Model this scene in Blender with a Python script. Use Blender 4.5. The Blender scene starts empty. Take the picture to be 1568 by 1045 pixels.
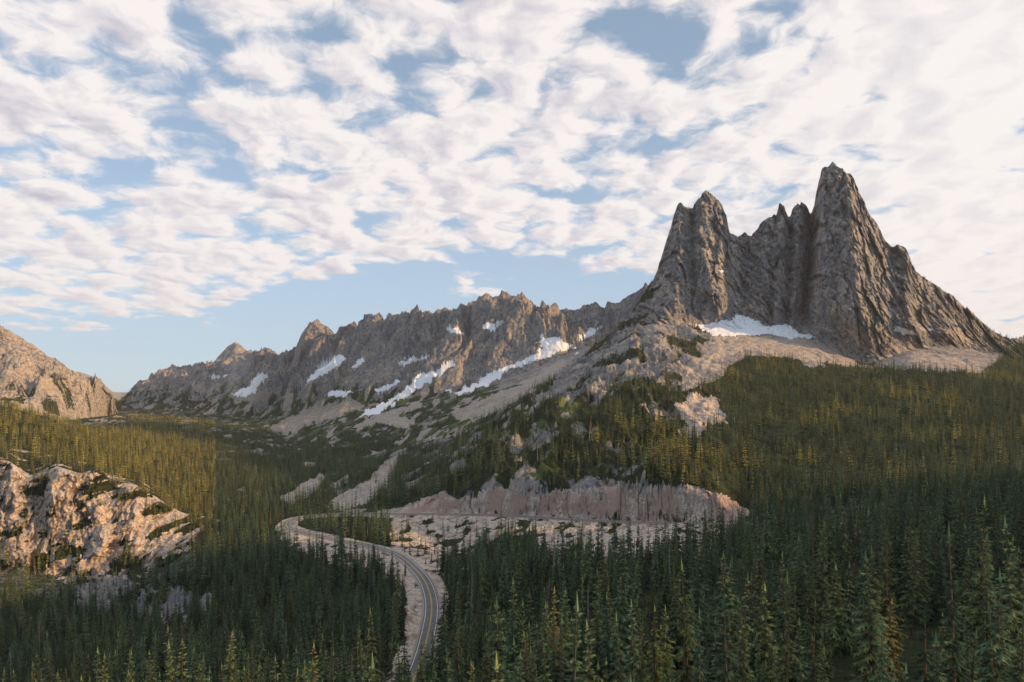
import bpy, math, random
import numpy as np
random.seed(7); RNG=np.random.default_rng(11)
F=1022.0; CX=784.0; HY=600.0
SUN_AZ=math.radians(104)   # from +Y (view) clockwise toward +X
SUN_EL=math.radians(16)
scene=bpy.context.scene

# ---------------------------------------------------------------- noise
_p=np.random.default_rng(3).permutation(256).astype(np.int32)
_ga=np.random.default_rng(5).random(256)*2*np.pi
_gx=np.cos(_ga).astype(np.float32); _gy=np.sin(_ga).astype(np.float32)
_r1=np.random.default_rng(6).random(256).astype(np.float32); _r2=np.random.default_rng(8).random(256).astype(np.float32)
def perlin(x,y,seed=0):
    x=np.asarray(x,dtype=np.float32)+seed*17.31; y=np.asarray(y,dtype=np.float32)+seed*9.77
    xf=np.floor(x); yf=np.floor(y); xi=xf.astype(np.int32); yi=yf.astype(np.int32)
    dx=x-xf; dy=y-yf
    u=dx*dx*dx*(dx*(dx*6-15)+10); v=dy*dy*dy*(dy*(dy*6-15)+10)
    def g(ix,iy,ax,ay):
        h=_p[(_p[ix&255]+iy)&255]
        return _gx[h]*ax+_gy[h]*ay
    a=g(xi,yi,dx,dy); b=g(xi+1,yi,dx-1,dy); c=g(xi,yi+1,dx,dy-1); d=g(xi+1,yi+1,dx-1,dy-1)
    return ((a+(b-a)*u)*(1-v)+(c+(d-c)*u)*v)*1.5
def fbm(x,y,o=4,seed=0,r=.5):
    s=0;a=1;n=0
    for i in range(o):
        s=s+a*perlin(x*2**i,y*2**i,seed+i);n+=a;a*=r
    return s/n
def ridged(x,y,o=3,seed=0,r=.5):
    s=0;a=1;n=0
    for i in range(o):
        s=s+a*(1-2*np.abs(perlin(x*2**i,y*2**i,seed+i)));n+=a;a*=r
    return s/n
def facet(x,y,seed=0,tilt=1.0):
    # piecewise-planar cells: broken, angular rock
    x=np.asarray(x,dtype=np.float32)+seed*13.7; y=np.asarray(y,dtype=np.float32)+seed*7.3
    xi=np.floor(x).astype(np.int32); yi=np.floor(y).astype(np.int32)
    best=np.full(x.shape,1e9,np.float32); out=np.zeros(x.shape,np.float32)
    for a in (-1,0,1):
        for b in (-1,0,1):
            h=_p[(_p[(xi+a)&255]+yi+b)&255]
            dx=x-(xi+a+_r1[h]); dy=y-(yi+b+_r2[h]); d=dx*dx+dy*dy
            m=d<best; best=np.where(m,d,best)
            out=np.where(m,(_r1[(h+57)&255]-.5)+tilt*(_gx[h]*dx+_gy[h]*dy),out)
    return out
def ss(a,b,x):
    t=np.clip((x-a)/(b-a),0,1); return t*t*(3-2*t)

# ---------------------------------------------------------------- terrain layers (x, distance, y)
def zz(x,D,Z): return (x,D,HY-F*Z/D)
L=[]
L.append(([zz(-5000,30,-60),zz(6000,30,-45)],0))
L.append(([zz(-5000,130,-110),zz(300,130,-105),zz(900,110,-80),zz(1568,100,-66),zz(6000,95,-55)],60))
L.append(([zz(-5000,420,-150),zz(-500,420,-190),zz(0,480,-209),zz(300,430,-187),zz(560,390,-170),zz(632,372,-163),zz(700,340,-148),zz(800,290,-124),zz(1000,240,-102),zz(1200,210,-91),zz(1400,180,-78),zz(1568,165,-72),zz(6000,160,-40)],40))
L.append(([zz(-5000,620,-100),zz(-500,620,-190),(0,640,935),(100,650,945),(200,660,948),(300,640,922),(400,600,890),(520,560,884),(620,560,888),(700,480,895),(800,440,890),(1000,400,880),(1200,380,860),(1400,360,840),(1568,350,830),zz(6000,350,-50)],40))
L.append(([zz(-5000,800,-60),zz(-500,800,-170),(0,800,868),(100,805,884),(200,810,880),(280,820,848),(340,800,832),(440,770,812),(520,740,820),(620,720,829),(700,690,852),(800,640,845),(900,610,845),(1000,590,835),(1100,570,825),(1200,560,805),(1400,560,780),(1568,560,765),zz(6000,600,-60)],30))
L.append(([zz(-5000,900,0),zz(-500,900,-90),(0,845,704),(22,846,712),(40,850,738),(60,850,736),(85,842,716),(120,848,727),(150,852,722),(170,870,742),(205,872,742),(240,890,764),(275,910,786),(340,920,802),(440,850,795),(520,850,787),(620,810,787),(700,780,788),(800,740,791),(900,695,797),(1000,660,801),(1100,630,802),(1200,640,780),(1300,650,765),(1400,660,750),(1568,680,735),zz(6000,750,-60)],6))
L.append(([zz(-5000,1100,40),zz(-500,1050,-20),(0,1050,680),(100,1050,696),(200,1080,726),(280,1100,770),(340,1100,771),(440,1000,775),(520,950,775),(620,870,770),(680,815,758),(700,806,765),(760,764,748),(830,750,757),(900,714,748),(1000,678,745),(1060,660,746),(1110,655,762),(1140,680,785),(1200,760,735),(1300,800,715),(1400,820,700),(1568,850,690),zz(6000,900,-60)],8))
L.append(([zz(-5000,1600,150),zz(-500,1500,40),(0,1350,626),(60,1380,640),(120,1400,665),(180,1450,692),(240,1480,712),(290,1500,722),(340,1600,723),(440,1500,735),(520,1400,738),(620,1150,728),(700,1020,700),(800,980,668),(900,980,640),(1000,1050,628),(1100,1100,622),(1200,1150,618),(1300,1200,612),(1400,1200,608),(1568,1250,598),zz(6000,1400,0)],30))
L.append(([zz(-5000,2000,100),zz(-500,2000,-60),zz(0,2000,-125),zz(100,2200,-129),(200,2500,650),(280,2400,660),(340,2300,668),(440,2000,695),(520,1750,708),(600,1450,728),(700,1350,688),(800,1400,622),(850,1450,590),(900,1500,560),(950,1550,528),(1000,1600,500),(1070,1700,499),(1150,1720,505),(1240,1710,520),(1300,1640,548),(1330,1600,560),(1400,1650,535),(1450,1700,530),(1500,1750,540),(1568,1750,555),zz(6000,1900,40)],12))
skyI=[(995,1930,436),(1000,1930,430),(1010,1935,405),(1020,1940,375),(1029,1945,345),(1035,1945,326),(1039,1945,320),(1044,1945,321),(1048,1945,324),(1057,1945,321),(1061,1945,324),(1066,1945,317),(1077,1940,309),(1083,1940,306),(1090,1940,311),(1097,1945,314),(1106,1945,321),(1113,1950,340),(1118,1960,359),(1130,1965,362),(1140,1965,355),(1150,1960,362),(1160,1955,352),(1168,1950,341),(1180,1950,337),(1188,1945,332),(1193,1945,320),(1199,1945,318),(1204,1945,328),(1209,1950,334),(1213,1950,322),(1218,1950,317),(1232,1950,316),(1240,1955,321),(1244,1955,318),(1249,1940,298),(1254,1930,278),(1259,1925,267),(1266,1925,264),(1277,1925,267),(1281,1925,275),(1290,1925,280),(1302,1925,286),(1309,1925,300),(1318,1925,316),(1330,1920,338),(1340,1920,350),(1350,1920,368),(1356,1920,378),(1366,1920,388),(1385,1920,391),(1393,1920,408),(1402,1920,424),(1430,1920,438),(1460,1920,458),(1490,1920,482),(1520,1920,508),(1568,1930,528)]
L.append(([zz(-5000,2400,120),zz(-500,2400,-60),zz(0,2250,-120),zz(100,2500,-115),(200,3000,638),(340,2700,653),(440,2300,680),(520,1950,694),(600,1700,712),(700,1550,676),(800,1550,616),(850,1600,582),(900,1650,545),(950,1750,500),(975,1850,470)]+skyI+[zz(2000,2000,60),zz(6000,2200,40)],0))
L.append(([zz(-5000,2500,90),zz(-500,2500,-60),zz(0,2350,-125),zz(100,2550,-120),zz(200,3100,-125),(340,2800,651),(440,2400,675),(520,2050,687),(600,1850,700),(700,1750,664),(800,1800,606),(850,1850,575),(900,1950,542),(950,2050,510),(1000,2250,500),zz(1050,2250,120),zz(1568,2250,60),zz(6000,2500,20)],20))
L.append(([zz(-5000,2600,120),zz(-500,2500,60),(0,2400,612),(80,2500,634),(150,2800,650),(200,3600,626),(300,3300,633),(400,2900,645),(500,2600,632),(600,2500,615),(700,2450,596),(800,2450,572),(900,2500,530),(1000,2550,500),zz(1100,2700,120),zz(6000,2900,20)],12))
L.append(([zz(-5000,3200,900),zz(-500,2900,640),(-60,2750,478),(0,2700,503),(15,2700,508),(40,2720,523),(58,2750,535),(75,2760,546),(100,2800,562),(120,2830,573),(140,2870,586),(158,2930,597),(170,3000,607),(182,3800,615),(200,4500,601),(218,4500,592),(237,4450,582),(262,4400,574),(290,4350,570),(315,4300,567),(326,4250,557),(336,4200,546),(348,4200,532),(360,4200,524),(370,4180,531),(380,4150,540),(386,4150,541),(394,4100,547),(408,4000,543),(425,3950,552),(440,3800,545),(452,3750,537),(465,3600,519),(475,3550,505),(487,3500,496),(500,3480,502),(512,3450,512),(524,3400,506),(545,3350,504),(560,3300,500),(580,3250,494),(600,3200,492),(616,3150,486),(630,3120,487),(650,3100,485),(680,3050,484),(700,3020,478),(725,3000,478),(742,2980,469),(765,2950,468),(785,2920,464),(800,2900,458),(808,2900,463),(816,2880,474),(825,2870,479),(850,2820,476),(890,2760,473),(912,2740,464),(920,2730,470),(926,2730,473),(930,2700,463),(935,2700,465),(950,2680,463),(962,2670,455),(975,2650,447),(985,2640,441),(988,2630,434),(995,2630,438),(1010,2600,450),zz(1100,2900,180),zz(6000,3000,20)],0))
L.append(([zz(-5000,4200,100),(0,3700,600),(150,4000,625),(200,5500,620),(400,5000,615),(1000,3800,580),(6000,3800,580)],20))
L.append(([(-5000,8000,580),(60,8000,560),(100,8000,568),(122,8000,570),(135,8000,574),(150,8000,580),(160,8000,590),(172,8000,600),(190,8000,604),(230,8000,601),(300,8000,598),(6000,8000,596)],0))
L.append(([(-5000,40000,601),(6000,40000,601)],0))
NR=[10,40,110,70,120,70,110,130,320,24,90,240,12,12,6]
cols=np.concatenate([np.arange(-4200,-900,60),np.arange(-900,-60,10),np.arange(-60,1630,1.4),np.arange(1630,2700,10),np.arange(2700,5900,50)]).astype(np.float64)
fine=np.arange(-5000,6000,2.0)
lay=[]
for k,(pts,sm) in enumerate(L):
    a=np.array(sorted(pts),dtype=float); Zk=a[:,1]*(HY-a[:,2])/F
    d=np.interp(fine,a[:,0],a[:,1]); z=np.interp(fine,a[:,0],Zk)
    if sm>0:
        n=int(sm/2)*3; ker=np.exp(-0.5*(np.arange(-n,n+1)/(sm/2))**2); ker/=ker.sum()
        d=np.convolve(np.pad(d,n,mode='edge'),ker,'valid'); z=np.convolve(np.pad(z,n,mode='edge'),ker,'valid')
    lay.append((np.interp(cols,fine,d),np.interp(cols,fine,z)))
rD=[];rZ=[];rS=[]
for k in range(len(L)-1):
    n=NR[k]
    for i in range(n):
        t=i/n
        td=t**0.8 if k==8 else t
        w=ss(960,1010,cols) if k==8 else 0
        tt=t*(1-w)+td*w
        rD.append(lay[k][0]*(1-tt)+lay[k+1][0]*tt); rZ.append(lay[k][1]*(1-t)+lay[k+1][1]*t); rS.append(k+t)
rD.append(lay[-1][0]);rZ.append(lay[-1][1]);rS.append(len(L)-1)
D=np.array(rD);Z=np.array(rZ);S=np.array(rS)[:,None]*np.ones_like(D)
NRr,NC=D.shape
cum=np.r_[0,np.cumsum(NR)]
r_end=cum[7]+60
for it in range(6):
    for A in (D,Z):
        B=A.copy(); B[1:r_end-1]=(A[:r_end-2]+2*A[1:r_end-1]+A[2:r_end])/4
        w=ss(r_end,r_end-60,np.arange(NRr))[:,None]
        A[:]=A*(1-w)+B*w
U=((cols-CX)/F)[None,:]*np.ones_like(D)
X=U*D
px=cols[None,:]*np.ones_like(D)
py=HY-F*Z/D
# ---- spire relief (real depth relief of the pillars)
wcl=ss(8.0,8.25,S)*ss(10.0,9.0,S)*ss(975,1010,px)*ss(1600,1480,px)
feats=[(990,975,20),(1022,992,0),(1046,1035,-50),(1053,1048,-35),(1061,1062,-18),(1072,1078,-70),(1098,1108,-60),(1112,1130,0),(1135,1142,20),(1150,1150,-5),(1175,1168,-25),(1186,1178,-10),(1199,1190,-40),(1209,1203,15),(1228,1212,-25),(1240,1219,20),(1247,1226,70),(1260,1238,-40),(1296,1325,-125),(1325,1350,-80),(1350,1372,-75),(1386,1395,-100),(1400,1425,-40),(1450,1460,-45),(1475,1490,0),(1600,1600,20)]
v=np.clip((py-290)/(530-290),0,1.1)
rel=np.zeros_like(D)
wx=fbm(X/50,Z/60,4,51)*14
for (a0,b0,d0),(a1,b1,d1) in zip(feats[:-1],feats[1:]):
    e0=a0+(b0-a0)*v; e1=a1+(b1-a1)*v
    q=px+wx*np.clip((S-8),0,1)
    t=(q-e0)/np.maximum(e1-e0,1e-3)
    m=(t>=0)&(t<1); rel[m]=(d0+(d1-d0)*t)[m]
dd=rel*wcl*1.0
wr=ss(7.6,8.1,S)*ss(10,9,S)*ss(900,1000,px)
R_=slice(cum[7],cum[10])
def rows(sl,fn,*arrs):
    out=np.zeros_like(D); out[sl]=fn(*[a[sl] for a in arrs]); return out
wp=rows(R_,lambda X,Z:fbm(X/60,Z/80,4,21),X,Z)
def spf(X,Z,wp):
    r=-13*ridged(X/52+wp*1.0+Z/260,Z/200,3,31,.55)-6*ridged((X+Z*.8)/34,(Z-X*.6)/60,3,39,.6)
    r+=-8*np.clip(ridged(X/26+wp*1.4,Z/300,2,37,.6),-.6,1)
    r+=22*facet(X/46+wp*.5,Z/95+wp*.4,41,.9)+10*facet(X/17+wp*.6+Z/90,Z/42,43,1.0)+5*facet(X/7.5+wp*.6,Z/17,45,1.0)+2.2*facet(X/4.2,Z/6.5,47,1.0)
    return r
ribs=rows(R_,spf,X,Z,wp)
env8=ss(7.9,8.25,S)*.8+.2
dd+=ribs*wr*env8
D2=D+dd
# ---- mid ridge buttresses and gullies
gapw=(1-.85*np.exp(-((px-182)/26)**2))*(1-.7*np.exp(-((px-357)/22)**2))
t12=np.clip(S-11,0,1); wm=ss(10.8,11.15,S)*ss(13,12.0,S)*gapw
wob=fbm(X/300,D/260,3,61)
big=ridged(X/290+wob*.9-D/900,D/900,3,63,.5)
mid=ridged(X/85+wob*1.5-D/400,D/300,3,66,.6)
env=np.sin(np.pi*np.clip(t12,0,1)**1.35)**.55
Z2=Z.copy()
Z2+=wm*(env*(175*(big-.30)+46*(mid-.2))+ 4*fbm(X/28,D/28,3,69,.6))
R2=slice(cum[10],cum[13])
def mrf(X,D):
    w_=fbm(X/80,D/80,3,77)*.7
    return 24*facet(X/70+w_,D/80,71,1.0)+12*facet(X/28+w_,D/34,72,1.0)+6*facet(X/12,D/15,73,1.1)
Z2+=wm*rows(R2,mrf,X,D)*(.18+.82*env)
Z2+=ss(11.8,12,S)*ss(12.3,12,S)*(4*ridged(X/60,X*0+1.3,3,75,.5)+3*facet(X/22,X*0+.3,76,1.2))*gapw
# ---- slopes of the big mountain
R3=slice(cum[5],cum[9])
ws=ss(5.6,6.2,S)*ss(8.15,7.8,S)*ss(560,760,px)
rocky=ss(620,740,px)*ss(1130,1000,px)
Z2+=ws*((6+22*rocky)*(ridged(X/95+fbm(X/150,D/150,3,81)*1.2,D/240,4,82,.55)-.25)+4*fbm(X/30,D/30,3,86))
Z2+=ws*(.15+rocky)*rows(R3,lambda X,D:8*facet(X/34,D/44,87,1.0)+4*facet(X/15,D/20,88,1.0),X,D)
ws9=ss(7.9,8.3,S)*ss(10.5,9.6,S)*ss(1000,930,px)*ss(480,700,px)
Z2+=ws9*(14*ridged(X/70,D/140,4,91,.6)-4+rows(slice(cum[7],cum[10]),lambda X,D:9*facet(X/32,D/40,92,1.1)+5*facet(X/13,D/16,93,1.1),X,D))
# valley
wv=ss(5.6,6.4,S)*ss(11.3,10.6,S)*ss(740,560,px)
Z2+=wv*(14*ridged(X/120,D/170,4,95,.55)+3*fbm(X/30,D/30,3,99))
# foreground undulation
wf=ss(1,2,S)*ss(6,5,S)
Z2+=wf*(8*fbm(X/110,D/110,4,101)+1.2*fbm(X/14,D/14,3,105))
# left rock cliff : blocky relief
R4=slice(cum[3],cum[6])
wlc=ss(3.7,4.1,S)*ss(5.35,4.98,S)*ss(340,260,px)
def lcf(X,Z):
    w_=fbm(X/22,Z/30,4,109)*.8
    return -12*ridged(X/60+w_*.5,Z/200,2,111,.5)-6*ridged(X/17+w_,Z/60,3,115,.6)+7*facet(X/15+w_,Z/30,112,.9)+3.6*facet(X/6+w_,Z/11,113,1.0)+1.6*facet(X/2.8,Z/4,114,1.0)
D2+=wlc*rows(R4,lcf,X,Z2)
Z2+=ss(3.6,4.2,S)*ss(5.2,4.9,S)*ss(330,250,px)*5*fbm(X/25,D/20,3,116)
# lower left outcrop
wlo=ss(2.9,3.1,S)*ss(3.95,3.5,S)*ss(80,120,px)*ss(350,310,px)
Z2+=wlo*(10+rows(slice(cum[2],cum[4]),lambda X,D:8*facet(X/13,D/13,118,1.0)+4*facet(X/5,D/5,117,1),X,D))
# road cut roughness
wrc=ss(4.1,4.9,S)*ss(6.6,5.98,S)*ss(590,680,px)*ss(1160,1110,px)
def rcf(X,Z):
    w_=fbm(X/25,Z/25,3,109)*.8
    return -3.5*ridged(X/22+w_,Z/60,3,121,.6)+4.5*facet(X/11+w_,Z/20,122,1.0)+2.6*facet(X/4.5+w_,Z/7,123,1.0)
D2+=wrc*rows(R4,rcf,X,Z2); Z2+=wrc*1.5*fbm(X/12,D/12,3,125)
Z2+=ss(5.5,6,S)*ss(6.6,6.1,S)*ss(640,700,px)*ss(1140,1080,px)*3*ridged(X/45,X*0,3,127,.5)
Z2+=ss(5,7,S)*ss(14,12,S)*1.4*fbm(X/11,D/11,3,131)*np.clip(D/1500,.3,1.5)
D=D2; Z=Z2; X=U*D
# unseen hill off to the right, added to shade the foreground
Z+=225*np.exp(-((X-740)/210)**2)*ss(600,430,D)*(X>100)
# ---------------------------------------------------------------- road path
RP=[(590,1130,310),(612,1085,342),(632,1045,375),(652,985,425),(661,930,490),(652,893,545),(632,868,595),(605,848,640),(560,835,680),(510,826,712),(466,816,745),(441,808,785),(440,800,815),(458,793,842),(500,788,852),(560,787,838),(620,787,812),(700,788,780),(800,791,740),(900,797,695),(1000,801,660),(1090,803,632),(1200,806,590),(1350,806,540),(1600,806,480)]
P=np.array([[(x-CX)/F*d,d,(HY-y)/F*d] for x,y,d in RP])
def catmull(P,n=24):
    out=[]
    Q=np.vstack([2*P[0]-P[1],P,2*P[-1]-P[-2]])
    for i in range(1,len(Q)-2):
        for j in range(n):
            t=j/n
            out.append(.5*((2*Q[i])+(-Q[i-1]+Q[i+1])*t+(2*Q[i-1]-5*Q[i]+4*Q[i+1]-Q[i+2])*t*t+(-Q[i-1]+3*Q[i]-3*Q[i+1]+Q[i+2])*t**3))
    out.append(P[-1]); return np.array(out)
C=catmull(P)
seg=np.r_[0,np.cumsum(np.linalg.norm(np.diff(C[:,:2],axis=0),axis=1))]
nS=int(seg[-1]/3)
sv=np.linspace(0,seg[-1],nS)
C=np.stack([np.interp(sv,seg,C[:,i]) for i in range(3)],1)
for _ in range(30): C[1:-1,2]=(C[:-2,2]+2*C[1:-1,2]+C[2:,2])/4
roadd=np.full(D.shape,1e3)
sel=np.argwhere((D>280)&(D<900)&(px>380)&(px<1700))
sx=X[sel[:,0],sel[:,1]]; sy=D[sel[:,0],sel[:,1]]
best=np.full(len(sel),1e9); bz=np.zeros(len(sel)); bi=np.zeros(len(sel),int)
for i in range(len(C)):
    d=(sx-C[i,0])**2+(sy-C[i,1])**2
    m=d<best; best[m]=d[m]; bz[m]=C[i,2]; bi[m]=i
best=np.sqrt(best)
w=1-ss(9.0,19,best)
zc=Z[sel[:,0],sel[:,1]]
# ground on the viewer side of the upper road falls away so the carriageway shows
up=(C[bi,1]>sy+4)&(C[bi,0]>-170)&(C[bi,1]>600)&(zc<1e9)
zt=bz-.25-np.where(up,np.clip(best-7.5,0,12)*.45,0)
zc=np.where(up&(best<19),np.minimum(zc,bz-.3),zc)
Z[sel[:,0],sel[:,1]]=zc*(1-w)+zt*w
roadd[sel[:,0],sel[:,1]]=best
# ---------------------------------------------------------------- masks
px=CX+F*X/D; py=HY-F*Z/D
jn=fbm(X/D*90,Z/D*90,4,141,.6); jm=fbm(X/D*90,Z/D*90,4,145,.6)
jx=px+9*jn; jy=py+6*jm
def poly(pts,qx=None,qy=None):
    qx=jx if qx is None else qx; qy=jy if qy is None else qy
    ins=np.zeros(qx.shape,bool); n=len(pts)
    xs=[p[0] for p in pts]; ys=[p[1] for p in pts]
    m=(qx>min(xs))&(qx<max(xs))&(qy>min(ys))&(qy<max(ys))
    a=qx[m];b=qy[m];r=np.zeros(a.shape,bool)
    for i in range(n):
        x1,y1=pts[i];x2,y2=pts[(i+1)%n]
        if y1==y2: continue
        c=((y1>b)!=(y2>b))&(a<(x2-x1)*(b-y1)/(y2-y1)+x1); r^=c
    ins[m]=r; return ins
snow=np.zeros(D.shape)
far=S>8.0; farM=S>10.6
sjx=px+11*jn; sjy=py+8*jm
for p in [[(1065,495),(1085,499),(1100,491),(1120,489),(1130,481),(1150,488),(1180,501),(1205,495),(1222,508),(1250,518),(1200,518),(1180,512),(1130,515),(1095,515),(1075,505)],
 [(1368,498),(1395,505),(1410,514),(1375,512)],[(1420,503),(1445,508),(1440,511),(1420,507)],[(1098,413),(1118,416),(1110,419),(1100,417)]]:
    snow[poly(p)&(S>7.7)&(S<9)]=1
for p in [[(826,512),(836,519),(850,516),(882,531),(850,539),(830,548),(790,561),(765,573),(758,570),(800,553),(828,539)],
 [(733,591),(750,573),(757,575),(740,592)],[(640,574),(672,568),(692,552),(696,556),(660,583),(630,599),(610,613),(575,634),(552,638),(560,630),(600,614),(625,596)],
 [(508,546),(531,544),(513,560),(490,574),(466,589),(485,570)],[(497,599),(541,601),(520,608),(503,606)],[(612,554),(657,544),(642,552),(615,558)],
 [(742,498),(770,492),(755,505),(743,505)],[(684,505),(692,500),(710,510),(700,511)],[(895,507),(922,499),(905,514),(885,522)],[(356,604),(380,594),(398,573),(410,573),(390,598),(370,610)],
 [(323,574),(349,575),(340,579),(325,578)],[(447,593),(466,588),(456,596)],[(878,545),(889,540),(885,551)],[(680,599),(695,597),(688,601)],
 [(758,570),(770,572),(735,592),(700,606),(698,603),(730,588)],[(575,598),(612,583),(614,586),(578,602)],[(540,560),(556,548),(560,550),(543,564)]]:
    for ox_,oy_ in ((0,0),(2,1.),(-2,-1.)):
        snow[poly(p,sjx+ox_,sjy+oy_)&farM]=1
scree_sun=np.zeros(D.shape)
for p in [[(1075,513),(1250,519),(1290,545),(1322,562),(1270,556),(1200,548),(1150,535),(1112,548),(1075,588),(1042,600),(1050,560),(1100,530)],
 [(1335,565),(1350,548),(1400,525),(1440,540),(1512,570),(1440,566),(1380,560)],[(1400,500),(1470,505),(1500,530),(1440,520)]]:
    scree_sun[poly(p)&(S>6.8)&(S<8.9)]=1
for p in [[(860,550),(885,560),(840,585),(780,622),(740,638),(700,645),(690,632),(740,610),(800,588)],[(560,640),(640,615),(650,622),(560,655)],
 [(410,655),(470,625),(545,612),(560,622),(500,645),(450,650),(420,665)],[(350,605),(430,592),(400,612),(360,618)]]:
    scree_sun[poly(p)&(S>9.2)]=.7
for p in [[(505,765),(560,738),(592,705),(612,698),(606,720),(590,748),(560,772),(520,782),(495,778)],[(452,748),(490,725),(503,732),(475,760),(448,772),(425,766)],[(500,742),(537,727),(532,741),(506,752)],
  [(560,788),(620,775),(680,752),(700,768),(660,790)],[(430,655),(470,640),(480,650),(430,668)],[(560,640),(600,632),(640,650),(610,656)],[(1040,655),(1085,650),(1070,670),(1040,668)]]:
    scree_sun[poly(p)&(S>5.0)&(S<12)]=1
n1=fbm(X/60,D/110,4,151); 
scree_sun=np.maximum(scree_sun,ss(.18,.32,n1)*ss(6.5,7.5,S)*ss(12,11.2,S)*ss(960,900,px)*.75*ss(330,360,px+(S>8)*400))
farleft=(S>10.6)&(px<185)
scree_sun[farleft]=np.maximum(scree_sun,.42)[farleft]  # far-left mountain lightened in colour to suggest warm sunlight on it
cutp=[(596,800),(620,778),(650,765),(680,753),(700,766),(760,747),(830,757),(900,744),(1000,747),(1060,743),(1110,760),(1145,782),(1145,800),(1095,850),(1000,870),(930,872),(850,872),(800,820),(770,815),(740,840),(705,880),(712,900),(690,930),(672,925),(668,900),(640,870),(600,838)]
cut=poly(cutp)&(S>3.3)&(S<6.3)
gull=fbm(X/22,D/22,4,161,.6)
lowp=[(430,815),(470,818),(520,830),(600,846),(640,880),(655,930),(640,1000),(612,1060),(585,1060),(612,985),(624,940),(618,900),(590,882),(520,868),(470,850),(432,835)]
lowr=poly(lowp)&(S<4.6)
bank=(roadd<13)
rocks=ss(-.22,-.02,gull)
wall=cut&(S>4.95)&(S<6.05)
rocks=np.where(wall,1.0,rocks)
pale=np.maximum(np.maximum(cut*1.0,lowr*1.0)*np.clip(rocks+.1,0,1),bank*(.35+.65*rocks))
# left cliff, broken up by vegetated ledges
ledge=fbm(X/30,Z/20,5,191,.62)
clx=px+34*fbm(X/40,Z/40,4,195,.6); cly=py+18*fbm(X/35,Z/35,4,197,.6)
lclp=poly([(-200,720),(0,695),(30,716),(60,728),(90,708),(120,714),(160,724),(205,738),(245,758),(285,782),(318,806),(270,852),(215,890),(150,900),(100,895),(60,868),(0,856),(-200,860)],clx,cly)&(S>3.2)&(S<5.15)
thr=-.13+.16*ss(160,300,px)+.22*ss(842,890,py)
lcl=lclp&(ledge>thr)
upout=(S>=5.15)&(S<6.0)&(px<260)&(fbm(X/35,D/45,4,199,.6)>.24)
lclv=lclp&~lcl
lcl2=poly([(100,885),(180,880),(220,895),(325,908),(325,945),(240,955),(130,935)],clx,cly)&(S>2.6)&(S<4)&(ledge>-.15)
outc=poly([(1030,622),(1055,606),(1108,612),(1110,640),(1085,655),(1040,650)],clx,cly)&(S>5.9)&(S<8)
dZr=np.gradient(Z,axis=0); dDr=np.gradient(D,axis=0)
slope=np.abs(dZr)/np.maximum(np.abs(dDr),.05)
# forest density 0..1
nf=fbm(X/85,D/85,4,171); nf2=fbm(X/40,D/40,3,175)
den=np.zeros(D.shape)
den[S<5.4]=1
den[(S>3.35)&(S<4.05)&(px<300)]=.45
right=poly([(1115,560),(1150,545),(1210,545),(1240,562),(1330,562),(1400,566),(1500,572),(1568,520),(2700,450),(2700,900),(1130,900),(1128,780),(1080,745),(1060,700),(1080,660)])
rr_=right&(S>=5)&(S<9); den[rr_]=(.35+.65*ss(-.25,.05,nf2+nf*.4))[rr_]
midp=poly([(940,590),(985,578),(1040,602),(1120,575),(1140,640),(1080,665),(1070,745),(1000,745),(930,735),(880,700),(900,640)])&(S>=5)&(S<9)
den[midp]=(.3+.7*ss(-.3,.1,nf+.1))[midp]
rock=(S>=5.6)&(S<9.2)&(px>610)&(px<1000)&~midp
den[rock]=(.16+.8*ss(-.15,.12,nf))[rock]
ridgeR=(px>1390)&(S>=8)&(S<9.3); den[ridgeR&~right]=.35
upm=(S>=7.0)&(S<8.6)&(px>850)&(px<1400)&~right&~midp; den[upm]=(.05+.5*ss(.0,.3,nf))[upm]
leftf=(S>=5)&(S<8)&(px<330); den[leftf]=(.5+.4*ss(-.2,.1,nf2))[leftf]
val=(S>=5)&(S<10.2)&(px>=330)&(px<620); den[val]=(.1+.9*ss(-.3,.05,nf+.12))[val]
valb=(S>=8)&(S<10.9)&(px<=640); den[valb]=(.07+.93*ss(-.25,.15,nf))[valb]
kk=(S>=10.2)&(S<12)&(px<980); den[kk]=((.08+ss(-.05,.2,nf2+nf*.5))*ss(560,640,py)*.8)[kk]
leftm=(S>10.5)&(px<170); den[leftm]=((.1+.8*ss(-.1,.25,nf))*ss(545,610,py))[leftm]
bare=(pale>.3)|outc|(scree_sun>.5)|(snow>0)
den[bare]*=.06
den*=ss(5.5,2.6,slope)
den[lcl]=.05
den[lclv]=.9
den[upout]=.2
den[lcl2]=.25
den[(cut|lowr)&~wall&(gull<-.2)&(S>3.5)]=.3
den[roadd<11]=0
den[(roadd<30)&(S>4.0)&(px>640)&(px<1090)&(py>788)]*=.2
veg=np.clip(den*1.2,0,1)
veg[rr_|leftf]=1
vv=ss(-.06,.22,fbm(X/45,D/70,4,181)+.08-(slope-.7)*.2)
vz=(S>5.5)&(S<12)
alt=ss(550,620,py)
veg=np.where(vz,np.maximum(veg,vv*np.clip(alt,.0,1)*.9),veg)
meadow=((vz&(den<.45)&(px<900)&(px>330))*1.0)*ss(-.1,.15,fbm(X/60,D/90,3,185))
veg[(S>=8)&(S<9.2)&(px>1000)]*=.5
veg=veg*(1-np.where(farleft,0,np.clip(scree_sun,0,1))*.85)
veg[bank&(rocks>.5)]*=.1
ct=(cut|lowr); veg[ct]=(1-rocks)[ct]*.8
veg[lcl]=0; veg[lclv]=.8; veg[lcl2]=.1; veg[outc]=0; veg[upout]=.1; veg[snow>0]=0
paleA=pale*1.0; paleA[lcl]=.75; paleA[upout]=.6; paleA[lcl2]=.1; paleA[outc]=.8; paleA[snow>0]=0
red=np.where(wall,1.0,0.0)

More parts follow.
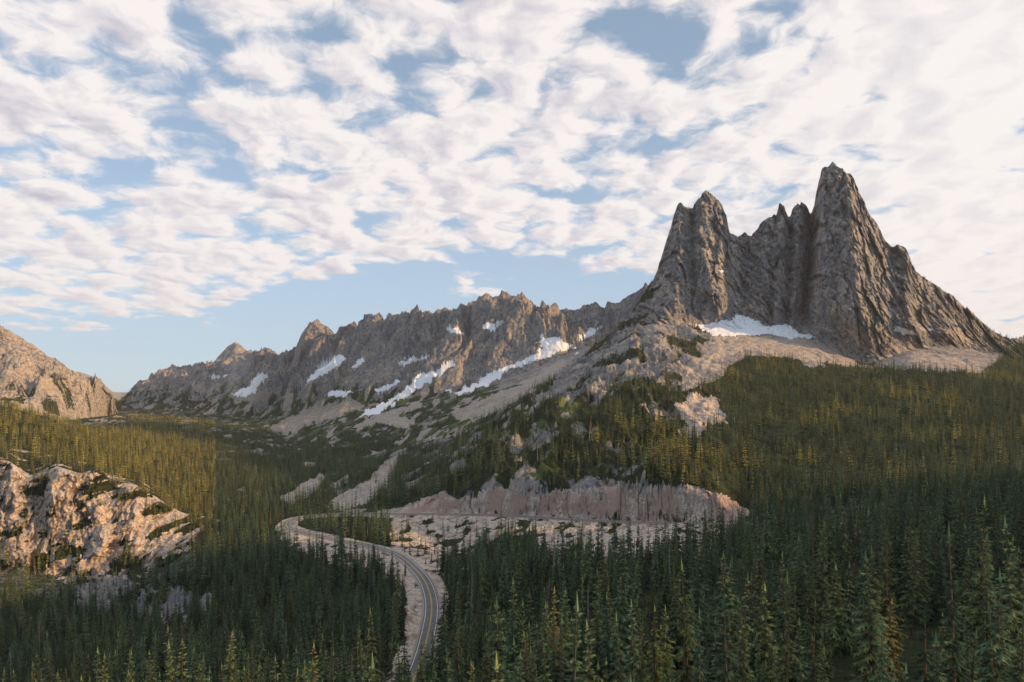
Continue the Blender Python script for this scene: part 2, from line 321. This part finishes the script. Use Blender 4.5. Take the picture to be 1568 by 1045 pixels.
# ---------------------------------------------------------------- mesh helper
def grid_mesh(name,X,Y,Z):
    nr,nc=X.shape
    co=np.stack([X,Y,Z],-1).reshape(-1,3).astype(np.float32)
    idx=np.arange(nr*nc,dtype=np.int32).reshape(nr,nc)
    q=np.stack([idx[:-1,:-1],idx[:-1,1:],idx[1:,1:],idx[1:,:-1]],-1).reshape(-1,4)
    me=bpy.data.meshes.new(name)
    me.vertices.add(len(co)); me.vertices.foreach_set('co',co.ravel())
    me.loops.add(q.size); me.loops.foreach_set('vertex_index',q.ravel())
    me.polygons.add(len(q)); me.polygons.foreach_set('loop_start',np.arange(0,q.size,4,dtype=np.int32)); 
    me.update(calc_edges=True)
    return me
me=grid_mesh('terrain',X,D,Z)
me.polygons.foreach_set('use_smooth',np.ones(len(me.polygons),bool))
for nm,arr in (('snow',snow),('scree_sun',scree_sun),('veg',veg),('pale',paleA),('red',red),('meadow',meadow)):
    a=me.attributes.new(nm,'FLOAT','POINT'); a.data.foreach_set('value',np.ascontiguousarray(arr,dtype=np.float32).ravel())
terrain=bpy.data.objects.new('mountain_terrain',me); scene.collection.objects.link(terrain)

# ---------------------------------------------------------------- node helpers
class NT:
    def __init__(s,t): s.t=t; s.n=t.nodes; s.l=t.links
    def add(s,ty,**k):
        n=s.n.new(ty)
        for a,b in k.items(): setattr(n,a,b)
        return n
    def put(s,sock,v):
        if hasattr(v,'links') or isinstance(v,bpy.types.NodeSocket): s.l.new(v,sock)
        else: sock.default_value=v
    def m(s,op,a,b=0.0,c=None,clamp=False):
        n=s.add('ShaderNodeMath',operation=op,use_clamp=clamp); s.put(n.inputs[0],a); s.put(n.inputs[1],b)
        if c is not None: s.put(n.inputs[2],c)
        return n.outputs[0]
    def mix(s,f,a,b,blend='MIX'):
        n=s.add('ShaderNodeMix',data_type='RGBA',blend_type=blend); s.put(n.inputs[0],f)
        s.put(n.inputs[6],a if not isinstance(a,tuple) else (*a,1)); s.put(n.inputs[7],b if not isinstance(b,tuple) else (*b,1))
        return n.outputs[2]
    def noise(s,vec,sc,det=4,ro=.55,dist=0,dim='3D'):
        n=s.add('ShaderNodeTexNoise',noise_dimensions=dim); s.l.new(vec,n.inputs['Vector']); n.inputs['Scale'].default_value=sc
        n.inputs['Detail'].default_value=det; n.inputs['Roughness'].default_value=ro; n.inputs['Distortion'].default_value=dist
        return n.outputs[0]
    def mapr(s,v,a,b,c=0.,d=1.,sm=True):
        n=s.add('ShaderNodeMapRange'); n.interpolation_type='SMOOTHSTEP' if sm else 'LINEAR'; s.put(n.inputs[0],v)
        for i,q in enumerate((a,b,c,d)): s.put(n.inputs[i+1],q)
        return n.outputs[0]
    def attr(s,nm,ty='GEOMETRY'):
        n=s.add('ShaderNodeAttribute'); n.attribute_name=nm; n.attribute_type=ty; return n.outputs['Fac']
    def vscale(s,vec,x,y,z):
        n=s.add('ShaderNodeMapping'); s.l.new(vec,n.inputs[0]); n.inputs['Scale'].default_value=(x,y,z); return n.outputs[0]
def newmat(nm,rough=.9):
    m=bpy.data.materials.new(nm); m.use_nodes=True; t=NT(m.node_tree); b=t.n['Principled BSDF']
    b.inputs['Roughness'].default_value=rough; b.inputs['Specular IOR Level'].default_value=.15
    return m,t,b
# ---- terrain material
m,t,b=newmat('rock_snow_and_forest_floor',.95)
geo=t.add('ShaderNodeNewGeometry'); pos=geo.outputs['Position']
nA=t.noise(pos,.012,3,.6); nB=t.noise(pos,.09,5,.68); nC=t.noise(t.vscale(pos,1,1,.22),.06,5,.68,.8); nD=t.noise(pos,.5,3,.65)
rock=t.mix(t.mapr(nA,.35,.65),(.20,.205,.225),(.35,.325,.305))
rock=t.mix(t.m('MULTIPLY',t.mapr(nC,.50,.64),.75),rock,(.56,.45,.34)) 
rock=t.mix(t.m('MULTIPLY',t.mapr(nB,.5,.38),.75),rock,(.085,.09,.105))
cr=t.mix(t.mapr(nB,.35,.65),(.31,.27,.24),(.50,.43,.37))
pr=t.mix(t.mapr(nD,.35,.65),(.42,.35,.29),(.72,.61,.52)); pr=t.mix(t.m('MULTIPLY',t.mapr(nB,.52,.40),.7),pr,(.20,.17,.15))
pr=t.mix(t.m('MULTIPLY',t.attr('red'),t.mapr(nC,.38,.55)),pr,(.42,.30,.25))
gr=t.mix(t.mapr(nB,.35,.65),(.015,.023,.012),(.05,.06,.024)); gr=t.mix(t.mapr(nA,.5,.7),gr,(.036,.048,.02))
gr=t.mix(t.attr('meadow'),gr,t.mix(t.mapr(nB,.4,.6),(.06,.085,.03),(.13,.16,.055)))
col=rock
def edge(a,lo=.3,hi=.6,am=.5):
    return t.mapr(t.m('ADD',t.attr(a),t.m('MULTIPLY',t.m('SUBTRACT',nB,.5),am*2)),lo,hi)
col=t.mix(edge('scree_sun'),col,cr)
# distant ridge darkened in colour to stand in for its shade
sy_=t.add('ShaderNodeSeparateXYZ'); t.l.new(pos,sy_.inputs[0])
dk=t.m('MAXIMUM',t.mapr(sy_.outputs[1],2150,2700,1.0,.82),t.mapr(sy_.outputs[0],-1100,-1500,0,1.0)); cd=t.add('ShaderNodeCombineColor')
for i in range(3): t.l.new(dk,cd.inputs[i])
col=t.mix(1.0,col,cd.outputs[0],'MULTIPLY')
col=t.mix(edge('veg',.35,.6,.8),col,gr)
col=t.mix(edge('pale',.3,.5,.5),col,pr)
col=t.mix(edge('snow',.4,.6,.35),col,(.82,.84,.88))
t.l.new(col,b.inputs['Base Color'])
hgt=t.m('ADD',t.m('MULTIPLY',nB,4.5),t.m('ADD',t.m('MULTIPLY',nC,6.5),t.m('MULTIPLY',nD,1.3)))
hgt=t.m('MULTIPLY',hgt,t.m('SUBTRACT',1.0,t.m('MULTIPLY',t.attr('snow'),.9)))
bp=t.add('ShaderNodeBump'); bp.inputs['Strength'].default_value=.9; bp.inputs['Distance'].default_value=1.0
t.l.new(hgt,bp.inputs['Height']); t.l.new(bp.outputs[0],b.inputs['Normal'])
me.materials.append(m)

# ---------------------------------------------------------------- road
def ribbon(name,offs,dz,mat,parent=None):
    T=np.gradient(C[:,:2],axis=0); T/=np.linalg.norm(T,axis=1)[:,None]; Nn=np.stack([-T[:,1],T[:,0]],1)
    V=[];Fc=[]
    for i in range(len(C)):
        for o in offs:
            V.append((C[i,0]+Nn[i,0]*o,C[i,1]+Nn[i,1]*o,C[i,2]+dz))
    k=len(offs)
    for i in range(len(C)-1):
        for j in range(k-1):
            Fc.append((i*k+j,i*k+j+1,(i+1)*k+j+1,(i+1)*k+j))
    me=bpy.data.meshes.new(name); me.from_pydata(V,[],Fc); me.update(); me.materials.append(mat)
    o=bpy.data.objects.new(name,me); scene.collection.objects.link(o)
    if parent: o.parent=parent
    return o
mg,t,b=newmat('gravel'); g=t.add('ShaderNodeNewGeometry').outputs['Position']
t.l.new(t.mix(t.mapr(t.noise(g,1.5,4,.7),.35,.65),(.26,.22,.18),(.42,.36,.31)),b.inputs['Base Color'])
ma,t,b=newmat('asphalt',.85); g=t.add('ShaderNodeNewGeometry').outputs['Position']
t.l.new(t.mix(t.mapr(t.noise(g,.25,5,.7),.35,.65),(.13,.13,.14),(.19,.19,.195)),b.inputs['Base Color'])
mw,t,b=newmat('white_road_paint'); b.inputs['Base Color'].default_value=(.78,.78,.76,1)
my,t,b=newmat('yellow_road_paint'); b.inputs['Base Color'].default_value=(.65,.47,.10,1)
road=ribbon('mountain_road',[-5.4,-2,0,2,5.4],0.12,ma)
ribbon('gravel_shoulder',[-6.8,-4,4,6.8],-0.02,mg,road)
ribbon('edge_line_1',[-4.4,-4.05],0.15,mw,road); ribbon('edge_line_2',[4.05,4.4],0.15,mw,road)
ribbon('centre_line_1',[-.42,-.12],0.15,my,road); ribbon('centre_line_2',[.12,.42],0.15,my,road)

# ---------------------------------------------------------------- trees
def foliage_mat(nm,c1,c2,c3,cw):
    m,t,b=newmat(nm,.75)
    oi=t.add('ShaderNodeObjectInfo'); r=oi.outputs['Random']
    c=t.mix(t.mapr(r,0,.85,sm=False),c1,c2); c=t.mix(t.mapr(r,.93,1.0,0,.8),c,c3)
    c=t.mix(t.attr('sun_tint','INSTANCER'),c,cw)  # warm sunlight tint mixed into the needle colour
    r2=t.m('FRACT',t.m('MULTIPLY',r,37.7))
    pv2=t.mapr(r2,0,1,.38,1.7,sm=False)
    cc=t.add('ShaderNodeCombineColor'); q=t.m('MULTIPLY',t.mapr(t.attr('tip'),0,1,.12,1.8,sm=False),pv2)  # paler growth at tips; crown self-shadow painted in toward the trunk
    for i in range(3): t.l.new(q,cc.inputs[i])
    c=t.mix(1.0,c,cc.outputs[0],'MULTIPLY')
    t.l.new(c,b.inputs['Base Color'])
    tr=t.add('ShaderNodeBsdfTranslucent'); t.l.new(c,tr.inputs[0]); ms=t.add('ShaderNodeMixShader'); ms.inputs[0].default_value=.22
    t.l.new(b.outputs[0],ms.inputs[1]); t.l.new(tr.outputs[0],ms.inputs[2]); t.l.new(ms.outputs[0],t.n['Material Output'].inputs[0])
    return m
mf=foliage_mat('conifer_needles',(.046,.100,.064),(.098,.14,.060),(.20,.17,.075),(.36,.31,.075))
mb,t,b=newmat('bark'); b.inputs['Base Color'].default_value=(.10,.08,.06,1)
md,t,b=newmat('dead_wood'); oi=t.add('ShaderNodeObjectInfo')
t.l.new(t.mix(t.mapr(oi.outputs['Random'],.4,.6),(.34,.31,.29),(.20,.10,.075)),b.inputs['Base Color'])
def trunk(V,Fc,Mi,H,r,mi,bend,rs,seg=6,n=6):
    base=len(V)
    for i in range(n+1):
        z=H*i/n; rr=r*(1-i/n)**.9+.015
        ox,oy=bend[0]*(z/H)**2,bend[1]*(z/H)**2
        for j in range(seg):
            a=2*math.pi*j/seg; V.append((ox+rr*math.cos(a),oy+rr*math.sin(a),z))
    for i in range(n):
        for j in range(seg):
            a=base+i*seg+j;b2=base+i*seg+(j+1)%seg
            Fc.append((a,b2,b2+seg,a+seg)); Mi.append(mi)
def conifer(name,seed,H=20,R=2.6,wh=26,nb=8,lod=0,shape=.85,low=.06,gap=.1):
    rs=random.Random(seed); V=[];Fc=[];Mi=[];T={}
    bend=(rs.uniform(-.4,.4),rs.uniform(-.4,.4))
    trunk(V,Fc,Mi,H*.985,.22,1,bend,rs,5 if lod==0 else 3,4)
    ph=rs.uniform(0,6)
    for w in range(wh):
        f=low+(1-low)*(w+rs.uniform(-.3,.3))/wh; f=min(max(f,low),.985)
        z=H*f; Lb=R*((1-f)**shape)*(1.0 if f>low+.08 else .75)+.18
        Lb*=rs.uniform(.72,1.15)
        n=max(4,int(nb*(.55+.45*(1-f))))
        for k in range(n):
            if rs.random()<gap: continue
            a=ph+2*math.pi*k/n+rs.uniform(-.35,.35); l=Lb*rs.uniform(.6,1.18)
            ca,sa=math.cos(a),math.sin(a)
            ox,oy=bend[0]*f*f,bend[1]*f*f
            zz0=z+rs.uniform(-.25,.25)*H/20
            droop=(.28+.38*(1-f))*l*rs.uniform(.6,1.3)-.25*l*(f>.8)
            tv=rs.uniform(.7,1.1)
            def pt(s,side,dzz=0):
                x=s*l;y=side
                zq=zz0-droop*(s**1.5)+.12*l*s*s*s+dzz
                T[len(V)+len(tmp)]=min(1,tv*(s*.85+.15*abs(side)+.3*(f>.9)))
                tmp.append((ox+ca*x-sa*y,oy+sa*x+ca*y,zq))
            wd=.30*l+.12
            def shape_(pts,faces):
                i0=len(V); V.extend(pts)
                for fc in faces: Fc.append(tuple(i0+q for q in fc)); Mi.append(0)
            if lod==0:
                tmp=[]; pt(.02,0,.05);pt(.35,wd*.5,-.10*l);pt(1,0,0);pt(.35,-wd*.5,-.10*l); shape_(tmp,[(0,1,2),(0,2,3)])
                for s in (.3,.52,.74):
                    for sd in (-1,1):
                        ws=wd*(1.25-s)*rs.uniform(.8,1.4)
                        tmp=[]; pt(s-.1,0,.02);pt(s+.22,sd*ws,-.14*l*rs.uniform(.3,1.4));pt(s+.10,0,.02); shape_(tmp,[(0,1,2)])
                tmp=[]; pt(.15,0,.0);pt(.5,0,-.30*l-.1);pt(.85,0,0); shape_(tmp,[(0,1,2)])
            else:
                tmp=[]; pt(.0,0,.25);pt(.5,wd*.9,-.15*l);pt(1,0,0);pt(.5,-wd*.9,-.15*l); shape_(tmp,[(0,1,2),(0,2,3)])
    i0=len(V); bx,by=bend
    for q in range(3):
        a=q*2.1; V+=[(bx+.16*math.cos(a),by+.16*math.sin(a),H*.95),(bx+.16*math.cos(a+2),by+.16*math.sin(a+2),H*.95),(bx,by,H*1.02)]
        Fc.append((i0+q*3,i0+q*3+1,i0+q*3+2)); Mi.append(0)
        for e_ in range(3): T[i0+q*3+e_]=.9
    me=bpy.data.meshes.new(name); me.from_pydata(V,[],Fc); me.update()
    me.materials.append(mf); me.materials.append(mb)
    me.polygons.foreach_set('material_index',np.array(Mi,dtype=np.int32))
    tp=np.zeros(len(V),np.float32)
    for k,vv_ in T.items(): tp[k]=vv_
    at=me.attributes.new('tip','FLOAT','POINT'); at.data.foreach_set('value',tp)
    return me
def snag(name,seed,H=18):
    rs=random.Random(seed); V=[];Fc=[];Mi=[]
    trunk(V,Fc,Mi,H,.24,0,(rs.uniform(-.6,.6),rs.uniform(-.6,.6)),rs,5,5)
    for w in range(70):
        f=rs.uniform(.2,.97); a=rs.uniform(0,6.28); l=(1-f)*1.7*rs.uniform(.4,1.1)+.25; z=H*f; th=.06
        ca,sa=math.cos(a),math.sin(a); i0=len(V)
        V+=[(0,0,z+th),(0,0,z-th),(ca*l,sa*l,z-l*rs.uniform(-.1,.5)),(sa*th,-ca*th,z)]
        Fc+= [(i0,i0+1,i0+2),(i0,i0+3,i0+2)]; Mi+=[0,0]
    me=bpy.data.meshes.new(name); me.from_pydata(V,[],Fc); me.update(); me.materials.append(md); return me
hi=[conifer('conifer_hi_a',1,20,3.1,22,8),conifer('conifer_hi_b',2,22,2.5,24,8,0,.8),conifer('conifer_hi_c',3,18,3.4,20,9,0,.95,.04),conifer('conifer_hi_d',4,23,2.9,24,7,0,.75,.15,.22),conifer('conifer_hi_e',5,16,3.0,19,8,0,1.0,.03)]
lo=[conifer('conifer_lo_a',11,20,3.2,12,6,1),conifer('conifer_lo_b',12,22,2.6,13,5,1,.8),conifer('conifer_lo_c',13,17,3.4,11,6,1,.95)]
sn=[snag('snag_a',21),snag('snag_b',22,15)]
src=bpy.data.collections.new('forest_tree_sources')
allm=hi+lo+sn
for i,mm in enumerate(allm):
    o=bpy.data.objects.new('v%02d'%i,mm); src.objects.link(o)
Dc=(D[:-1,:-1]+D[1:,1:])/2
area=np.abs((X[:-1,1:]-X[:-1,:-1])*(D[1:,:-1]-D[:-1,:-1]))
dn=den[:-1,:-1]; pxc=px[:-1,:-1]; Sc=S[:-1,:-1]
rate=np.where(Dc<400,.016,np.where(Dc<750,.020,np.where(Dc<1500,.015,.014)))
lam=area*dn*rate*((pxc>-120)&(pxc<1700))*(Dc>95)*(Sc<12)
lam=lam*np.where(lclv[:-1,:-1],1.6,1)
cnt=RNG.poisson(lam)
ii,jj=np.nonzero(cnt)
rep=cnt[ii,jj]; ii=np.repeat(ii,rep); jj=np.repeat(jj,rep)
a=RNG.random(len(ii)); c=RNG.random(len(ii))
def bil(A): return (A[ii,jj]*(1-a)*(1-c)+A[ii+1,jj]*a*(1-c)+A[ii,jj+1]*(1-a)*c+A[ii+1,jj+1]*a*c)
tx,ty,tz=bil(X),bil(D),bil(Z)-.3
n=len(tx)
hs=RNG.normal(1.0,.27,n).clip(.45,1.7)
smallr=RNG.random(n)<.25; hs[smallr]*=.6
altf=np.interp(tz,[-100,60,250],[1.0,.85,.5])
tS=Sc[ii,jj]
hs*=altf
hs[(tS>5.4)&(tS<9)]*=1.08
hs[(tS<3.6)]*=1.12
hs*=np.interp(ty,[200,420],[1.32,1.0])
hs[ty>2000]*=.7
hs[lclv[ii,jj]]*=.6
dt=den[ii,jj]; hs*=np.interp(dt,[0,.5,1],[.5,.85,1.0])
kind=np.where(ty<650,RNG.integers(0,5,n),5+RNG.integers(0,3,n))
dead=RNG.random(n)<np.where(ty<800,.035,.012); kind=np.where(dead,8+RNG.integers(0,2,n),kind)
rotz=RNG.random(n)*6.283
tpx=CX+F*tx/ty; vis=(tpx>-20)&(tpx<1590)
# golden sunlight painted as yellower needles on left, right and upper slopes
tint_n=fbm(tx/140,ty/140,3,301)
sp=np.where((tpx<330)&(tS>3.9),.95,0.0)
sp=np.maximum(sp,np.where((tpx>850)&(tS>5.2),.08+.8*ss(-.05,.3,tint_n),0))
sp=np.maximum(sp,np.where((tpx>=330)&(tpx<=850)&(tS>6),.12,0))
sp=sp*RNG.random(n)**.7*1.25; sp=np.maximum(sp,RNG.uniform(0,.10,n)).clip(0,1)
order=np.argsort(np.where(vis,ty,1e9))[:45]
keep=np.ones(n,bool); keep[order]=False
for i in order:
    o=bpy.data.objects.new('dead_tree' if kind[i]>=8 else 'conifer_tree',allm[kind[i]])
    o.location=(tx[i],ty[i],tz[i]); o.rotation_euler=(0,0,rotz[i]); w_=RNG.uniform(.9,1.15); o.scale=(hs[i]*w_,hs[i]*w_,hs[i]); scene.collection.objects.link(o)
fm=bpy.data.meshes.new('conifer_forest'); P3=np.stack([tx,ty,tz],1)[keep].astype(np.float32)
fm.vertices.add(len(P3)); fm.vertices.foreach_set('co',P3.ravel())
wv_=hs*RNG.uniform(.85,1.25,n)
A=fm.attributes.new('tscale','FLOAT_VECTOR','POINT'); A.data.foreach_set('vector',np.stack([wv_,wv_,hs],1)[keep].astype(np.float32).ravel())
A=fm.attributes.new('trot','FLOAT_VECTOR','POINT'); A.data.foreach_set('vector',np.stack([RNG.normal(0,.03,n),RNG.normal(0,.03,n),rotz],1)[keep].astype(np.float32).ravel())
A=fm.attributes.new('tkind','INT','POINT'); A.data.foreach_set('value',kind[keep].astype(np.int32))
A=fm.attributes.new('sun_tint','FLOAT','POINT'); A.data.foreach_set('value',sp[keep].astype(np.float32))
fo=bpy.data.objects.new('conifer_forest',fm); scene.collection.objects.link(fo)
ng=bpy.data.node_groups.new('forest_instancing','GeometryNodeTree')
ng.interface.new_socket('Geometry',in_out='INPUT',socket_type='NodeSocketGeometry'); ng.interface.new_socket('Geometry',in_out='OUTPUT',socket_type='NodeSocketGeometry')
N=ng.nodes; gi=N.new('NodeGroupInput'); go=N.new('NodeGroupOutput'); iop=N.new('GeometryNodeInstanceOnPoints'); ci=N.new('GeometryNodeCollectionInfo')
ci.inputs['Collection'].default_value=src; ci.inputs['Separate Children'].default_value=True; ci.inputs['Reset Children'].default_value=True
def na(nm,ty):
    q=N.new('GeometryNodeInputNamedAttribute'); q.data_type=ty; q.inputs['Name'].default_value=nm; return q.outputs['Attribute']
Lk=ng.links; Lk.new(gi.outputs[0],iop.inputs['Points']); Lk.new(ci.outputs[0],iop.inputs['Instance']); iop.inputs['Pick Instance'].default_value=True
Lk.new(na('tkind','INT'),iop.inputs['Instance Index']); Lk.new(na('trot','FLOAT_VECTOR'),iop.inputs['Rotation']); Lk.new(na('tscale','FLOAT_VECTOR'),iop.inputs['Scale']); Lk.new(iop.outputs[0],go.inputs[0])
md_=fo.modifiers.new('forest','NODES'); md_.node_group=ng

# ---------------------------------------------------------------- thin mountain air (real scattering volume)
bm_v=[(x,y,z) for x in (-9000,9000) for y in (-600,12000) for z in (-400,1100)]
hm=bpy.data.meshes.new('valley_haze'); hm.from_pydata(bm_v,[],[(0,1,3,2),(4,6,7,5),(0,4,5,1),(2,3,7,6),(0,2,6,4),(1,5,7,3)]); hm.update()
hz=bpy.data.objects.new('valley_haze',hm); scene.collection.objects.link(hz)
mh=bpy.data.materials.new('thin_haze'); mh.use_nodes=True; th_=mh.node_tree; th_.nodes.remove(th_.nodes['Principled BSDF'])
vs=th_.nodes.new('ShaderNodeVolumeScatter'); vs.inputs['Color'].default_value=(.92,.95,1,1); vs.inputs['Density'].default_value=2.2e-5; vs.inputs['Anisotropy'].default_value=.2
th_.links.new(vs.outputs[0],th_.nodes['Material Output'].inputs['Volume']); hm.materials.append(mh)

# ---------------------------------------------------------------- world
w=bpy.data.worlds.new('World'); scene.world=w; w.use_nodes=True; t=NT(w.node_tree)
bg=t.n['Background']; sky=t.add('ShaderNodeTexSky',sky_type='NISHITA'); sky.sun_disc=False; sky.sun_elevation=SUN_EL; sky.sun_rotation=SUN_AZ
sky.altitude=1700; sky.air_density=1.0; sky.dust_density=.6; sky.ozone_density=1.5
skyc=t.mix(1.0,sky.outputs[0],(.14,.14,.14),'MULTIPLY')
tc=t.add('ShaderNodeTexCoord').outputs['Generated']; sp_=t.add('ShaderNodeSeparateXYZ'); t.l.new(tc,sp_.inputs[0]); x,y,z=sp_.outputs
zc=t.m('ADD',t.m('MAXIMUM',z,0.0),.20); cx=t.m('DIVIDE',x,zc); cy=t.m('DIVIDE',y,zc)
cb=t.add('ShaderNodeCombineXYZ'); t.l.new(cx,cb.inputs[0]); t.l.new(cy,cb.inputs[1]); cv=cb.outputs[0]
def off(v,dx,dy):
    n=t.add('ShaderNodeVectorMath',operation='ADD'); t.l.new(v,n.inputs[0]); n.inputs[1].default_value=(dx,dy,0); return n.outputs[0]
nw=t.add('ShaderNodeTexNoise',noise_dimensions='2D'); t.l.new(cv,nw.inputs['Vector']); nw.inputs['Scale'].default_value=5.0; nw.inputs['Detail'].default_value=3
wv2=t.add('ShaderNodeVectorMath',operation='MULTIPLY_ADD'); t.l.new(nw.outputs['Color'],wv2.inputs[0]); wv2.inputs[1].default_value=(.12,.12,0); t.l.new(cv,wv2.inputs[2]); cvw=wv2.outputs[0]
def puffs(v,det):
    n_=t.noise(v,4.8,det,.60,0,'2D')
    vo=t.add('ShaderNodeTexVoronoi',voronoi_dimensions='2D',feature='F1'); t.l.new(v,vo.inputs['Vector']); vo.inputs['Scale'].default_value=7.4
    dq=t.m('POWER',vo.outputs['Distance'],1.6)
    return t.m('ADD',t.m('MULTIPLY',t.m('SUBTRACT',n_,.5),1.25),t.m('ADD',.5,t.m('MULTIPLY',t.m('SUBTRACT',.45,dq),.46)))
n0=puffs(cvw,7); n0o=puffs(off(cvw,.035,-.012),5); nl=t.noise(cv,1.5,2,.5,0,'2D')
yy=t.m('MAXIMUM',y,.08); a_=t.m('DIVIDE',x,yy); e_=t.m('DIVIDE',z,yy)
rp=t.add('ShaderNodeValToRGB'); an=t.m('ADD',t.m('MULTIPLY',a_,.5),.5,clamp=True); t.l.new(an,rp.inputs[0])
els=rp.color_ramp.elements
vals=[(-.767,.095),(-.44,.10),(-.235,.18),(.05,.185),(.22,.165),(.5,.08),(.75,.0)]
els[0].position=(vals[0][0]+1)/2; els[0].color=(vals[0][1],)*3+(1,); els[1].position=(vals[-1][0]+1)/2; els[1].color=(0,0,0,1)
for q,vq in vals[1:-1]:
    e=els.new((q+1)/2); e.color=(vq,vq,vq,1)
de=t.m('SUBTRACT',e_,rp.outputs[0]); de=t.m('ADD',de,t.m('MULTIPLY',t.m('SUBTRACT',nl,.5),.06))
edge_=t.mapr(de,-.02,.04,-.6,0.0)
rb=t.m('ADD',t.mapr(a_,.1,.75,0,.18),t.mapr(y,.05,-.5,0,-.42))
def blob(ax,ex,sa,se,amp):
    q=t.m('ADD',t.m('POWER',t.m('DIVIDE',t.m('SUBTRACT',a_,ax),sa),2.0),t.m('POWER',t.m('DIVIDE',t.m('SUBTRACT',e_,ex),se),2.0))
    return t.m('MULTIPLY',t.m('EXPONENT',t.m('MULTIPLY',q,-1.0)),amp)
cov=t.m('ADD',t.m('ADD',n0,t.m('MULTIPLY',t.m('SUBTRACT',nl,.5),.30)),t.m('ADD',edge_,rb))
for bl in [(-.58,.47,.16,.05,-.12),(-.2,.48,.10,.05,-.12),(.09,.46,.06,.04,-.12),(.37,.49,.07,.03,-.10),(-.04,.157,.09,.014,.50)]:
    cov=t.m('ADD',cov,blob(*bl))
dens=t.mapr(cov,.28,.58)
lit=t.m('ADD',t.m('MULTIPLY',t.m('SUBTRACT',n0,n0o),2.6),.76); lit=t.m('ADD',lit,t.m('MULTIPLY',t.m('SUBTRACT',.66,n0),1.1),clamp=True)
cc=t.mix(lit,(.56,.54,.63),(.98,.92,.90))
cc=t.mix(t.mapr(a_,.1,.8,0,.6),cc,(.98,.94,.92))
cc=t.mix(t.mapr(e_,.3,.05,0,.35),cc,(.86,.80,.81))
base=t.mix(t.mapr(e_,.55,.0,.42,.8),skyc,(.50,.66,.84))
fin=t.mix(t.m('MULTIPLY',dens,.96),base,cc)
t.l.new(fin,bg.inputs[0]); bg.inputs[1].default_value=1.0

# ---------------------------------------------------------------- sun
sl=bpy.data.lights.new('sun','SUN'); sl.energy=5; sl.angle=math.radians(.5); sl.color=(1,.60,.26)
so=bpy.data.objects.new('sun',sl); scene.collection.objects.link(so)
from mathutils import Vector
sd=Vector((math.sin(SUN_AZ)*math.cos(SUN_EL),math.cos(SUN_AZ)*math.cos(SUN_EL),math.sin(SUN_EL)))
so.rotation_euler=sd.to_track_quat('Z','Y').to_euler()
# ---------------------------------------------------------------- camera
cam=bpy.data.cameras.new('camera'); co=bpy.data.objects.new('camera',cam); scene.collection.objects.link(co); scene.camera=co
cam.sensor_width=36; cam.lens=36*F/1568; cam.shift_y=(HY-522.5)/1568; co.rotation_euler=(math.radians(90),0,0); cam.clip_start=1; cam.clip_end=100000
scene.view_settings.view_transform='Standard'; scene.view_settings.look='None'; scene.view_settings.exposure=0
print('TREES',n)
